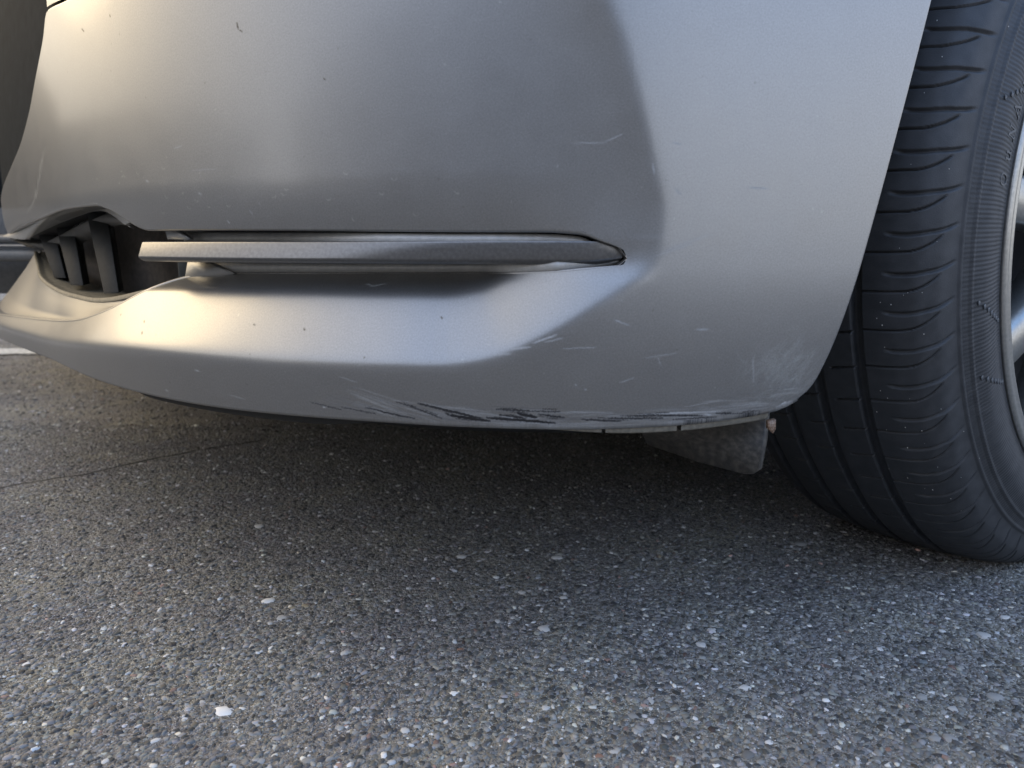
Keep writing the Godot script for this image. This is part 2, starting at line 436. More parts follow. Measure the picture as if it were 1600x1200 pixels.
func asphalt_material() -> StandardMaterial3D:
	var n := 2048
	var broad := seamless_bytes(512, 512, 0.012, 4, 3)
	var mid := seamless_bytes(n, n, 0.085, 3, 14)
	var fine := seamless_bytes(n, n, 0.33, 2, 25)
	var px := PackedByteArray()
	px.resize(n * n * 3)
	var hb := PackedByteArray()
	hb.resize(n * n)
	for y in n:
		for x in n:
			var i := y * n + x
			var b := broad[(y >> 2) * 512 + (x >> 2)] - 128
			var m := mid[i] - 128
			var f := fine[i] - 128
			var c := 116 + (b >> 3) + m / 3 + f / 2
			if f > 58 and m > -10: c += 46
			px[i * 3] = clampi(c + 4, 20, 235)
			px[i * 3 + 1] = clampi(c, 20, 235)
			px[i * 3 + 2] = clampi(c - 8 - (b >> 4), 18, 235)
			hb[i] = clampi(128 + m / 2 + f / 3, 0, 255)
	var mt := StandardMaterial3D.new()
	mt.resource_name = "worn_asphalt"
	mt.albedo_texture = ImageTexture.create_from_image(Image.create_from_data(n, n, false, Image.FORMAT_RGB8, px))
	mt.roughness = 0.85
	mt.uv1_triplanar = true
	mt.uv1_world_triplanar = true
	mt.uv1_scale = Vector3.ONE * 1.1
	mt.heightmap_enabled = true
	mt.heightmap_scale = 0.6
	mt.heightmap_texture = ImageTexture.create_from_image(Image.create_from_data(n, n, false, Image.FORMAT_L8, hb))
	return mt

# ---------------------------------------------------------------- sky
func sky_texture(sun: Vector3) -> ImageTexture:
	var w := 512
	var h := 256
	var px := PackedFloat32Array()
	px.resize(w * h * 3)
	var cloud := FastNoiseLite.new()
	cloud.seed = 4
	cloud.frequency = 0.9
	cloud.fractal_octaves = 4
	for j in h:
		var el := PI / 2 - PI * (j + 0.5) / h
		for i in w:
			var az := TAU * (i + 0.5) / w
			var d := Vector3(sin(az) * cos(el), sin(el), -cos(az) * cos(el))
			var y := maxf(d.y, 0.0)
			var t := pow(1.0 - y, 2.0)
			var c := Vector3(0.27, 0.56, 1.16).lerp(Vector3(1.12, 1.09, 1.04), t)
			var ang := acos(clampf(d.dot(sun), -1.0, 1.0))
			c = c.lerp(Vector3(1.27, 1.08, 0.79), 0.92 * exp(-ang * ang / 0.85))
			var q := d / (y + 0.25)
			var cl := smoothstep(0.05, 0.55, cloud.get_noise_3d(q.x, 0.0, q.z) + 0.08) * smoothstep(0.02, 0.25, y)
			c = c.lerp(Vector3(0.86, 0.85, 0.84) + Vector3(0.5, 0.38, 0.2) * exp(-ang / 0.6), 0.14 * cl)
			if d.y < 0.0: c = Vector3(0.16, 0.155, 0.15)
			var k := (j * w + i) * 3
			px[k] = c.x
			px[k + 1] = c.y
			px[k + 2] = c.z
	return ImageTexture.create_from_image(Image.create_from_data(w, h, false, Image.FORMAT_RGBF, px.to_byte_array()))

var rng := RandomNumberGenerator.new()

func _ready() -> void:
	rng.seed = 20240
	# camera
	var cam := Camera3D.new()
	cam.name = "camera"
	var at := CameraAttributesPhysical.new()
	at.frustum_focal_length = 24.07
	at.exposure_aperture = 9.0
	at.frustum_focus_distance = 0.55
	at.frustum_near = 0.02
	at.frustum_far = 400.0
	cam.attributes = at
	cam.fov = 53.03
	cam.near = 0.02
	cam.far = 400.0
	cam.position = Vector3(0, CAM_HEIGHT, 0)
	cam.rotation = Vector3(-0.1788, 0, 0)
	add_child(cam)
	cam.current = true
	# sky, sun, exposure
	var to_sun := Vector3(-0.76, 0.56, -0.33).normalized()
	var sky_mat := PanoramaSkyMaterial.new()
	sky_mat.panorama = sky_texture(to_sun)
	var sky := Sky.new()
	sky.sky_material = sky_mat
	var env := Environment.new()
	env.background_mode = Environment.BG_SKY
	env.sky = sky
	env.background_energy_multiplier = 1.0
	env.tonemap_mode = Environment.TONE_MAPPER_LINEAR
	env.tonemap_exposure = 1.7
	env.sdfgi_enabled = true
	env.ssao_enabled = true
	env.ssil_enabled = true
	var we := WorldEnvironment.new()
	we.name = "world_environment"
	we.environment = env
	add_child(we)
	var sun := DirectionalLight3D.new()
	sun.name = "sun"
	sun.light_color = Color(1.0, 0.88, 0.68)
	sun.light_energy = 0.28
	sun.light_angular_distance = 40.0
	sun.sky_mode = DirectionalLight3D.SKY_MODE_LIGHT_ONLY
	sun.shadow_enabled = true
	add_child(sun)
	sun.look_at_from_position(to_sun * 10.0, Vector3.ZERO, Vector3.UP)

	make_plan()
	crease = catmull(crease_pts, 5)
	build_ground()
	build_house()
	build_wall()
	build_car()

# ---------------------------------------------------------------- ground
func pebble(sd: int, n: int) -> ArrayMesh:
	var r := RandomNumberGenerator.new()
	r.seed = sd
	var b := Bag.new()
	var ring := []
	for k in n:
		var a := TAU * k / n + r.randf_range(-0.22, 0.22)
		ring.append(Vector2(cos(a), sin(a) * r.randf_range(0.62, 0.85)) * r.randf_range(0.38, 0.52))
	var tops := []
	for k in n: tops.append(ring[k] * r.randf_range(0.66, 0.86) + Vector2(r.randf_range(-0.03, 0.03), r.randf_range(-0.03, 0.03)))
	var hs := []
	for k in n: hs.append(r.randf_range(0.10, 0.20))
	for k in n:
		var j := (k + 1) % n
		var p0 := Vector3(ring[k].x, -0.15, ring[k].y)
		var p1 := Vector3(ring[j].x, -0.15, ring[j].y)
		var q0 := Vector3(tops[k].x, hs[k], tops[k].y)
		var q1 := Vector3(tops[j].x, hs[j], tops[j].y)
		var c := Vector3(0, 0.18, 0)
		for tri in [[p0, q0, q1], [p0, q1, p1], [q0, c, q1]]:
			b.ix.append_array([b.v.size(), b.v.size() + 1, b.v.size() + 2])
			for p in tri: b.add(p)
	return b.mesh(true)

func stone_colour() -> Color:   # sRGB
	var t := rng.randf()
	var v := 0.0
	if t < 0.60: v = rng.randf_range(0.22, 0.47)
	elif t < 0.94: v = rng.randf_range(0.43, 0.59)
	else: v = rng.randf_range(0.56, 0.84)
	var c := Color(v, v * rng.randf_range(0.97, 1.0), v * rng.randf_range(0.91, 0.98))
	var u := rng.randf()
	if u < 0.012: c = Color(v * 1.06, v * 0.88, v * 0.80)
	elif u < 0.07: c = Color(v * 1.03, v * 0.98, v * 0.88)
	elif u < 0.12: c = Color(v * 0.97, v * 0.985, v * 0.985)
	return c

const CRACK := [Vector2(-0.72, -0.85), Vector2(-0.652, -0.895), Vector2(-0.634, -0.915), Vector2(-0.602, -0.941), Vector2(-0.55, -0.98), Vector2(-0.497, -1.052), Vector2(-0.445, -1.104), Vector2(-0.38, -1.15)]

func crack_distance(p: Vector2) -> float:
	var best := 1e9
	for i in CRACK.size() - 1: best = minf(best, p.distance_to(Geometry2D.get_closest_point_to_segment(p, CRACK[i], CRACK[i + 1])))
	return best

func build_ground() -> void:
	var b := Bag.new()
	for i in 2:
		for j in 2: b.add(Vector3(-80 + 160 * i, 0, -80 + 160 * j))
	b.quad_grid(1, 1)
	var g := part("ground", b.mesh(), asphalt_material(), self)
	g.set_meta("kind", "structure")
	g.set_meta("label", "worn grey asphalt with pale stone chips under the silver car")
	g.set_meta("category", "ground")
	var shapes := []
	for k in 8: shapes.append(pebble(100 + k, 6 + k % 3))
	# chips the photograph lets one pick out: x, z in metres, size in mm, brightness
	var picked := [[-0.186, -0.45, 16.5, 0.8], [-0.206, -0.606, 14.6, 0.8], [-0.039, -0.47, 7.7, 0.9], [0.025, -0.558, 13, 0.75], [0.362, -0.548, 14.8, 0.66], [0.266, -0.422, 11.7, 0.6], [0.272, -0.466, 9.3, 0.58], [0.257, -0.422, 10.9, 0.55], [-0.185, -0.576, 12.4, 0.62], [-0.274, -0.556, 9, 0.6], [-0.012, -0.57, 8.2, 0.75], [0.156, -0.556, 10, 0.7], [0.215, -0.542, 8.8, 0.6], [0.142, -0.534, 10.6, 0.72], [0.079, -0.432, 7.9, 0.6], [0.207, -0.462, 6.7, 0.8], [0.289, -0.732, 16.7, 0.55], [0.043, -0.697, 13.5, 0.7], [0.044, -0.612, 8.7, 0.72], [-0.27, -0.781, 13.6, 0.74], [-0.202, -0.489, 8, 0.55], [0.321, -0.466, 12.7, 0.6], [0.285, -0.452, 9.1, 0.65], [-0.119, -0.402, 8.9, 0.5], [-0.066, -0.43, 7.1, 0.75], [0.158, -0.477, 10.4, 0.78], [0.145, -0.489, 8, 0.25], [-0.049, -0.7, 12.3, 0.7], [0.139, -0.407, 11.3, 0.45], [0.077, -0.445, 9, 0.5], [0.397, -0.577, 10.3, 0.7], [0.24, -0.489, 9.8, 0.55]]
	var tones := []
	for k in 14:
		var v: float = [0.30, 0.36, 0.40, 0.45, 0.50, 0.55, 0.60, 0.66, 0.72, 0.80, 0.86, 0.50, 0.58, 0.42][k]
		var c := Color(v, v * 0.985, v * 0.95)
		if k == 11: c = Color(0.52, 0.40, 0.33)
		elif k == 12: c = Color(0.60, 0.55, 0.44)
		elif k == 13: c = Color(0.42, 0.44, 0.44)
		tones.append(mottled("stone", c.darkened(0.14), c.lightened(0.08), 0.75, 40.0, 300 + k) if k % 3 == 0 else plain_mat("stone", c, 0.72))
	for q in picked:
		var best := 0
		for k in 11:
			if absf(tones[k].albedo_color.r - q[3]) < absf(tones[best].albedo_color.r - q[3]) and k % 3 != 0: best = k
		var o := part("stone", shapes[rng.randi() % 8], tones[best], g)
		o.position = Vector3(q[0], 0.0006, q[1])
		o.rotation.y = rng.randf_range(-0.35, 0.35) + (PI if rng.randf() < 0.5 else 0.0)
		o.scale = Vector3(q[2], q[2] * 0.45, q[2] * 1.0) * 0.001
	for k in 240:
		var z := -0.36 - 0.75 * pow(rng.randf(), 1.3)
		var x := rng.randf_range(-1, 1) * (0.70 * absf(z) + 0.1)
		var sz := rng.randf_range(5.0, 9.5) * (0.8 + 0.5 * absf(z))
		var tk := rng.randi() % 14
		if rng.randf() < 0.55: tk = [0, 1, 2, 3, 13, 1, 2][rng.randi() % 7]
		var o2 := part("stone", shapes[rng.randi() % 8], tones[tk], g)
		o2.position = Vector3(x, 0.0003, z)
		o2.rotation.y = rng.randf() * TAU
		o2.scale = Vector3(sz, sz * rng.randf_range(0.25, 0.45), sz * rng.randf_range(0.7, 1.1)) * 0.001
	# the rest of the aggregate
	var mm := MultiMesh.new()
	mm.transform_format = MultiMesh.TRANSFORM_3D
	mm.use_colors = true
	mm.mesh = pebble(55, 6)
	var xf: Array[Transform3D] = []
	var cols: Array[Color] = []
	var add_stone := func(x: float, z: float, sz: float) -> void:
		if z < -0.8 and x < -0.3 and crack_distance(Vector2(x, z)) < 0.0065: return
		var bs := Basis.from_euler(Vector3(rng.randf_range(-0.25, 0.25), rng.randf() * TAU, rng.randf_range(-0.25, 0.25))).scaled_local(Vector3(sz, sz * rng.randf_range(0.4, 0.9), sz * rng.randf_range(0.6, 1.2)))
		xf.append(Transform3D(bs, Vector3(x, rng.randf_range(-0.0006, 0.0003), z)))
		cols.append(stone_colour())
	for k in 130000:
		var z1 := rng.randf_range(-1.25, -0.33)
		var x1 := rng.randf_range(-1, 1) * (0.72 * absf(z1) + 0.12)
		add_stone.call(x1, z1, 0.0022 + 0.0056 * pow(rng.randf(), 1.9))
	for k in 10000:   # pale grit
		var z3 := rng.randf_range(-1.1, -0.33)
		var x3 := rng.randf_range(-1, 1) * (0.72 * absf(z3) + 0.12)
		add_stone.call(x3, z3, rng.randf_range(0.0010, 0.0021))
		if cols.size() == xf.size() and xf.size() > 0: cols[cols.size() - 1] = Color(1, 0.985, 0.95) * rng.randf_range(0.6, 0.88)
	for k in 56000:
		var z2 := rng.randf_range(-3.6, -1.2)
		var x2 := rng.randf_range(-1.0, 0.25) * (0.72 * absf(z2) + 0.12)
		add_stone.call(x2, z2, 0.003 + 0.009 * pow(rng.randf(), 2.0))
	mm.instance_count = xf.size()
	for k in xf.size():
		mm.set_instance_transform(k, xf[k])
		mm.set_instance_color(k, cols[k])
	var mi := MultiMeshInstance3D.new()
	mi.name = "fine_aggregate"
	mi.multimesh = mm
	var am := plain_mat("aggregate", Color(1, 1, 1), 0.7)
	am.vertex_color_use_as_albedo = true
	am.vertex_color_is_srgb = true
	mi.material_override = am
	mi.set_meta("kind", "stuff")
	g.add_child(mi, true)
	# crack: an open joint a few millimetres wide, its floor darker bitumen
	var cb := Bag.new()
	for i in CRACK.size() * 6 - 5:
		var f := i / 6.0
		var i0 := mini(int(f), CRACK.size() - 2)
		var c: Vector2 = CRACK[i0].lerp(CRACK[i0 + 1], f - i0) + Vector2(rng.randf_range(-1, 1), rng.randf_range(-1, 1)) * 0.0035
		var n: Vector2 = (CRACK[i0 + 1] - CRACK[i0]).normalized().orthogonal() * rng.randf_range(0.0011, 0.0032)
		cb.add(Vector3(c.x + n.x, 0.0004, c.y + n.y))
		cb.add(Vector3(c.x - n.x, 0.0004, c.y - n.y))
	cb.quad_grid(cb.v.size() / 2 - 1, 1)
	part("crack", cb.mesh(), plain_mat("bitumen", Color(0.10, 0.10, 0.10), 0.9), g)
	# worn road marking far left
	var lb := Bag.new()
	for i in 41:
		var t := i / 40.0
		var x := lerpf(-2.6, -1.17, t)
		var zc := -2.16 + 0.05 * t * t
		var wd := 0.085 * (1.0 - pow(t, 6.0)) + 0.008 * sin(i * 2.3) + 0.004
		lb.add(Vector3(x, 0.004, zc - wd))
		lb.add(Vector3(x, 0.004, zc + wd * 0.9))
	lb.quad_grid(40, 1)
	part("painted_line", lb.mesh(), mottled("road_paint", Color(0.52, 0.52, 0.50), Color(0.90, 0.90, 0.88), 0.7, 6.0, 71), g)

# ---------------------------------------------------------------- the house across the way, mirrored in the paint
func box(b: Bag, c: Vector3, e: Vector3) -> void:
	var m := BoxMesh.new()
	m.size = e
	var arr := m.get_mesh_arrays()
	var o := b.v.size()
	for p in arr[Mesh.ARRAY_VERTEX]: b.add(p + c)
	for i in arr[Mesh.ARRAY_INDEX]: b.ix.append(i + o)

func build_house() -> void:
	var h := Node3D.new()
	h.name = "house"
	h.position = Vector3(-5.6, 0, 7.6)
	h.rotation.y = 0.08
	h.set_meta("label", "low beige clad house across the asphalt behind the viewer, facing the car")
	h.set_meta("category", "house")
	add_child(h)
	var clad := mottled("grey_cladding", Color(0.42, 0.39, 0.34), Color(0.50, 0.47, 0.42), 0.8, 1.2, 201)
	var b := Bag.new()
	box(b, Vector3(0, 1.3, 2.5), Vector3(14.0, 2.6, 5.0))
	part("wall", b.mesh(true), clad, h)
	for k in 13:
		b = Bag.new()
		box(b, Vector3(0, 0.13 + k * 0.198, -0.008), Vector3(13.98, 0.185, 0.03))
		part("board", b.mesh(true), clad, h)
	b = Bag.new()
	b.add(Vector3(-7.3, 2.5, -0.5)); b.add(Vector3(-7.3, 4.1, 2.5)); b.add(Vector3(-7.3, 2.5, 5.5))
	b.add(Vector3(7.3, 2.5, -0.5)); b.add(Vector3(7.3, 4.1, 2.5)); b.add(Vector3(7.3, 2.5, 5.5))
	b.quad_grid(1, 2)
	part("roof", b.mesh(true), mottled("roof_tiles", Color(0.30, 0.29, 0.29), Color(0.38, 0.37, 0.36), 0.8, 2.0, 203), h)
	var glass := plain_mat("window_glass", Color(0.10, 0.12, 0.14), 0.08)
	var white := plain_mat("window_frame", Color(0.78, 0.78, 0.76), 0.5)
	for q in [[-3.6, 1.4], [-1.8, 1.4], [1.9, 1.4], [3.7, 1.4]]:
		b = Bag.new()
		for e in [[0, 0.6, 1.1, 0.08], [0, -0.6, 1.1, 0.08], [-0.52, 0, 0.08, 1.2], [0.52, 0, 0.08, 1.2], [0, 0, 0.05, 1.2]]: box(b, Vector3(q[0] + e[0], q[1] + e[1], -0.05), Vector3(e[2], e[3], 0.06 + 0.004 * absf(e[0])))
		var f := part("window", b.mesh(true), white, h)
		b = Bag.new()
		box(b, Vector3(q[0], q[1], -0.035), Vector3(1.0, 1.14, 0.02))
		part("pane", b.mesh(true), glass, f)
	b = Bag.new()
	box(b, Vector3(0, 1.05, -0.03), Vector3(0.95, 2.1, 0.06))
	part("door", b.mesh(true), plain_mat("door_paint", Color(0.22, 0.18, 0.15), 0.5), h)

# ---------------------------------------------------------------- low garden wall to the left, mirrored in the front of the bumper
func build_wall() -> void:
	var w := Node3D.new()
	w.name = "garden_wall"
	w.position = Vector3(-8.6, 0, -4.0)
	w.rotation.y = 0.06
	w.set_meta("label", "grey block garden wall along the left side of the asphalt, out past the bonnet")
	w.set_meta("category", "wall")
	add_child(w)
	var m := mottled("wall_block", Color(0.34, 0.34, 0.32), Color(0.46, 0.45, 0.42), 0.85, 2.5, 211)
	var bm := BoxMesh.new()
	bm.size = Vector3(0.19, 0.19, 0.39)
	for row in 8:
		for k in 37:
			var o := part("block", bm, m, w)
			o.position = Vector3(0, 0.1 + row * 0.2, -7.4 + k * 0.4 + (0.2 if row % 2 else 0.0))
	var b := Bag.new()
	box(b, Vector3(0, 1.63, 0), Vector3(0.26, 0.06, 15.2))
	part("coping", b.mesh(true), m, w)
	b = Bag.new()
	box(b, Vector3(0, 0.8, 0), Vector3(0.17, 1.6, 15.0))
	part("mortar", b.mesh(true), plain_mat("mortar", Color(0.42, 0.41, 0.39), 0.9), w)

# ---------------------------------------------------------------- car
func pts_of(l: Array) -> Array:
	var o := []
	for i in l.size() / 3: o.append(Vector3(l[i * 3], l[i * 3 + 1], l[i * 3 + 2]) * 0.001)
	return o

func loft(b: Bag, rows: Array, per: int) -> void:   # rows of equally many points, smoothed along the rows
	var n := 0
	for r in rows:
		n = 0
		for i in r.size() - 1:
			for k in per:
				var a: Vector3 = r[maxi(i - 1, 0)]
				var d: Vector3 = r[mini(i + 2, r.size() - 1)]
				b.add(r[i].cubic_interpolate(r[i + 1], a, d, float(k) / per), Vector2(0.9, 0.1))
				n += 1
		b.add(r[r.size() - 1], Vector2(0.9, 0.1))
	b.quad_grid(rows.size() - 1, n)

func build_car() -> void:
	var car := Node3D.new()
	car.name = "parked_car"
	car.position = Vector3(0.3, 0, -1.2)
	car.set_meta("label", "silver car on the asphalt with a scraped lower front bumper and turned wheel")
	car.set_meta("category", "car")
	add_child(car)
	var root := Node3D.new()   # carries nothing: parts are written in world measures and moved back
	root.free()
	var paint := paint_material()
	var black := mottled("black_plastic", Color(0.10, 0.105, 0.105), Color(0.16, 0.162, 0.16), 0.65, 9.0, 41)
	build_bumper(car, paint, black)
	build_slot(car, paint, black)
	build_intake(car, paint, black)
	build_body(car, paint, black)
	build_underside(car, paint, black)
	build_wheel(car)
	for c in car.get_children():
		if c is Node3D: c.position -= car.position

func build_bumper(car: Node3D, paint: Material, black: Material) -> void:
	var b := Bag.new()
	# upper panel
	var nu := 470
	var nv := 74
	for i in nu + 1:
		var s := lerpf(-0.2, SLOT_TIP, pow(float(i) / nu, 0.75))
		var lo := hermite(c_slottop, s)
		var hi := hermite(c_top, s)
		for j in nv + 1:
			var y := lerpf(lo, hi, pow(float(j) / nv, 1.25))
			b.add(skin(s, y, 0), paint_uv(s, y))
	b.quad_grid(nu, nv)
	# lower lip
	nv = 56
	for i in nu + 1:
		var s := lerpf(-0.2, SLOT_TIP, pow(float(i) / nu, 0.75))
		var lo := hermite(c_bottom, s)
		var hi := hermite(c_slotbot, s)
		for j in nv + 1:
			var y := lerpf(lo, hi, float(j) / nv)
			b.add(skin(s, y, 1), paint_uv(s, y))
	b.quad_grid(nu, nv)
	# cheek up to the wheel arch
	nu = 90
	nv = 170
	for i in nu + 1:
		for j in nv + 1:
			var s := SLOT_TIP
			var y := 0.3
			for k in 4:
				y = lerpf(hermite(c_bottom, s), hermite(c_top, s), float(j) / nv)
				s = lerpf(SLOT_TIP, hermite(c_arch, y), float(i) / nu)
			b.add(skin(s, y, 2), paint_uv(s, y))
	b.quad_grid(nu, nv)
	# rolled edges
	var line := PackedVector2Array()
	for i in 261:
		var s := lerpf(-0.2, 1.328, i / 260.0)
		line.append(Vector2(s, hermite(c_bottom, s)))
	edge_roll(b, line, 2, -1.0, 0.0035, 0.012)
	line = PackedVector2Array()
	for i in 241:
		var s := lerpf(-0.2, SLOT_TIP, pow(i / 240.0, 0.8))
		line.append(Vector2(s, hermite(c_slottop, s)))
	edge_roll(b, line, 0, -1.0, 0.0022, 0.022, true)
	line = PackedVector2Array()
	for i in 241:
		var s := lerpf(-0.2, SLOT_TIP, pow(i / 240.0, 0.8))
		line.append(Vector2(s, hermite(c_slotbot, s)))
	edge_roll(b, line, 1, 1.0, 0.0018, 0.012, true)
	line = PackedVector2Array()
	for i in 121:
		var y := lerpf(0.1985, 0.486, i / 120.0)
		line.append(Vector2(hermite(c_arch, y), y))
	edge_roll(b, line, 2, -1.0, 0.0018, 0.02)
	line = PackedVector2Array()
	for i in 161:
		var s := lerpf(-0.2, 1.411, i / 160.0)
		line.append(Vector2(s, hermite(c_top, s)))
	edge_roll(b, line, 0, 1.0, 0.0018, 0.016)
	part("bumper_cover", b.mesh(), paint, car, "scratched silver bumper skin with scraped lower edge")

func build_slot(car: Node3D, paint: Material, black: Material) -> void:
	var bump: Node = car.get_node("bumper_cover")
	# painted back plate with two ledges, seen above and below the bar
	var plate_mat := mottled("sky_lightened_dusty_silver", Color(0.66, 0.66, 0.65), Color(0.78, 0.77, 0.75), 0.42, 14.0, 61, 0.25)  # dusty plate, its colour lightened to stand in for reflected sky
	var frames := []
	for i in 121:
		var s := lerpf(0.845, 1.2055, i / 120.0)
		var pinch := 1.0 - smoothstep(1.185, 1.2065, s)
		frames.append([s, pinch])
	var b := Bag.new()
	for fr in frames:
		var s: float = fr[0]
		var yb := hermite(c_slotbot, s)
		var yt := hermite(c_slottop, s)
		var lo := maxf(depth(s, yb, 1) + 0.001, 0.017)
		var edge := depth(s, yt, 0)
		var hi := lerpf(edge + 0.022, edge + 0.0045, smoothstep(0.93, 1.06, s)) + 0.003 * smoothstep(1.12, 1.17, s) + 0.022 * smoothstep(1.186, 1.198, s)
		var mid := (yb + yt) * 0.5
		var tk := minf(0.0030, (yt - yb) * 0.16)
		for q in [Vector2(hi + 0.02, yt - tk), Vector2(hi + 0.0012, yt - tk), Vector2(hi, yt - tk * 1.35), Vector2(hi - 0.0015, lerpf(yt, mid, 0.62)), Vector2(hi + 0.010, lerpf(yt, mid, 0.75)), Vector2(maxf(hi, lo) + 0.006, lerpf(yb, mid, 0.6)), Vector2(lo - 0.003, lerpf(yb, mid, 0.5)), Vector2(lo - 0.0015, yb + 0.0016), Vector2(lo + 0.004, yb - 0.001)]:
			b.add(sheet(s, q.y, q.x), Vector2(s, 0))
	b.quad_grid(frames.size() - 1, 8, true)
	part("trim_backing", b.mesh(), plate_mat, car, "dusty silver ledge behind the trim bar, lightened as if reflecting sky")
	# dark void behind
	b = Bag.new()
	for i in 61:
		var s := lerpf(0.80, 1.212, i / 60.0)
		var near := smoothstep(1.15, 1.205, s)
		b.add(sheet(s, lerpf(0.268, 0.282, near), lerpf(0.075, 0.026, near)), Vector2.ZERO)
		b.add(sheet(s, lerpf(0.322, 0.298, near), lerpf(0.050, 0.026, near)), Vector2.ZERO)
	b.quad_grid(60, 1, true)
	part("slot_backing", b.mesh(), black, car)
	# the bar
	b = Bag.new()
	var bar := [Vector2(0.024, 0.0058), Vector2(0.0075, 0.0062), Vector2(0.0062, 0.0058), Vector2(0.0056, 0.0050), Vector2(0.0010, -0.0042), Vector2(0.0006, -0.0050), Vector2(0.0009, -0.0056), Vector2(0.0042, -0.0078), Vector2(0.0055, -0.0082), Vector2(0.024, -0.0080)]
	var n := 140
	for i in n + 1:
		var t := float(i) / n
		var s := lerpf(0.8217, 1.2066, t - 0.14 * sin(TAU * t))
		var pl := sqrt(clampf((s - 0.8215) / 0.008, 0.0, 1.0))
		var pr := sqrt(clampf((1.2068 - s) / 0.016, 0.0, 1.0))
		var d0 := lerpf(lerpf(0.0125, 0.0175, smoothstep(0.83, 1.0, s)), 0.0105, smoothstep(1.10, 1.2, s)) + 0.003 * (1.0 - pl)
		var lay := lerpf(0.72, 0.12, smoothstep(0.98, 1.13, s))
		for q in bar:
			var y: float = lerpf(0.2890, 0.2918, pr) + q.y * lerpf(0.45, 1.0, pl) * lerpf(0.2, 1.0, pr)
			b.add(sheet(s, y, d0 + (q.x * lay if q.y > -0.0045 and q.x < 0.01 else q.x) + 0.004 * (1.0 - pl) * (1.0 if q.x < 0.01 else 0.0)), Vector2(s, 0))
	b.quad_grid(n, bar.size() - 1, true)
	var tip := b.v.size()
	for j in bar.size() - 1:   # closed left end
		b.ix.append_array([b.v.size(), b.v.size() + 1, b.v.size() + 2])
		b.add(b.v[j]); b.add(b.v[j + 1]); b.add(sheet(0.823, 0.2915, 0.03))
	var trim := mottled("satin_trim", Color(0.43, 0.43, 0.43), Color(0.52, 0.52, 0.52), 0.32, 30.0, 67, 0.8)
	part("trim_bar", b.mesh(), trim, car, "satin metal trim bar in the bumper slot")

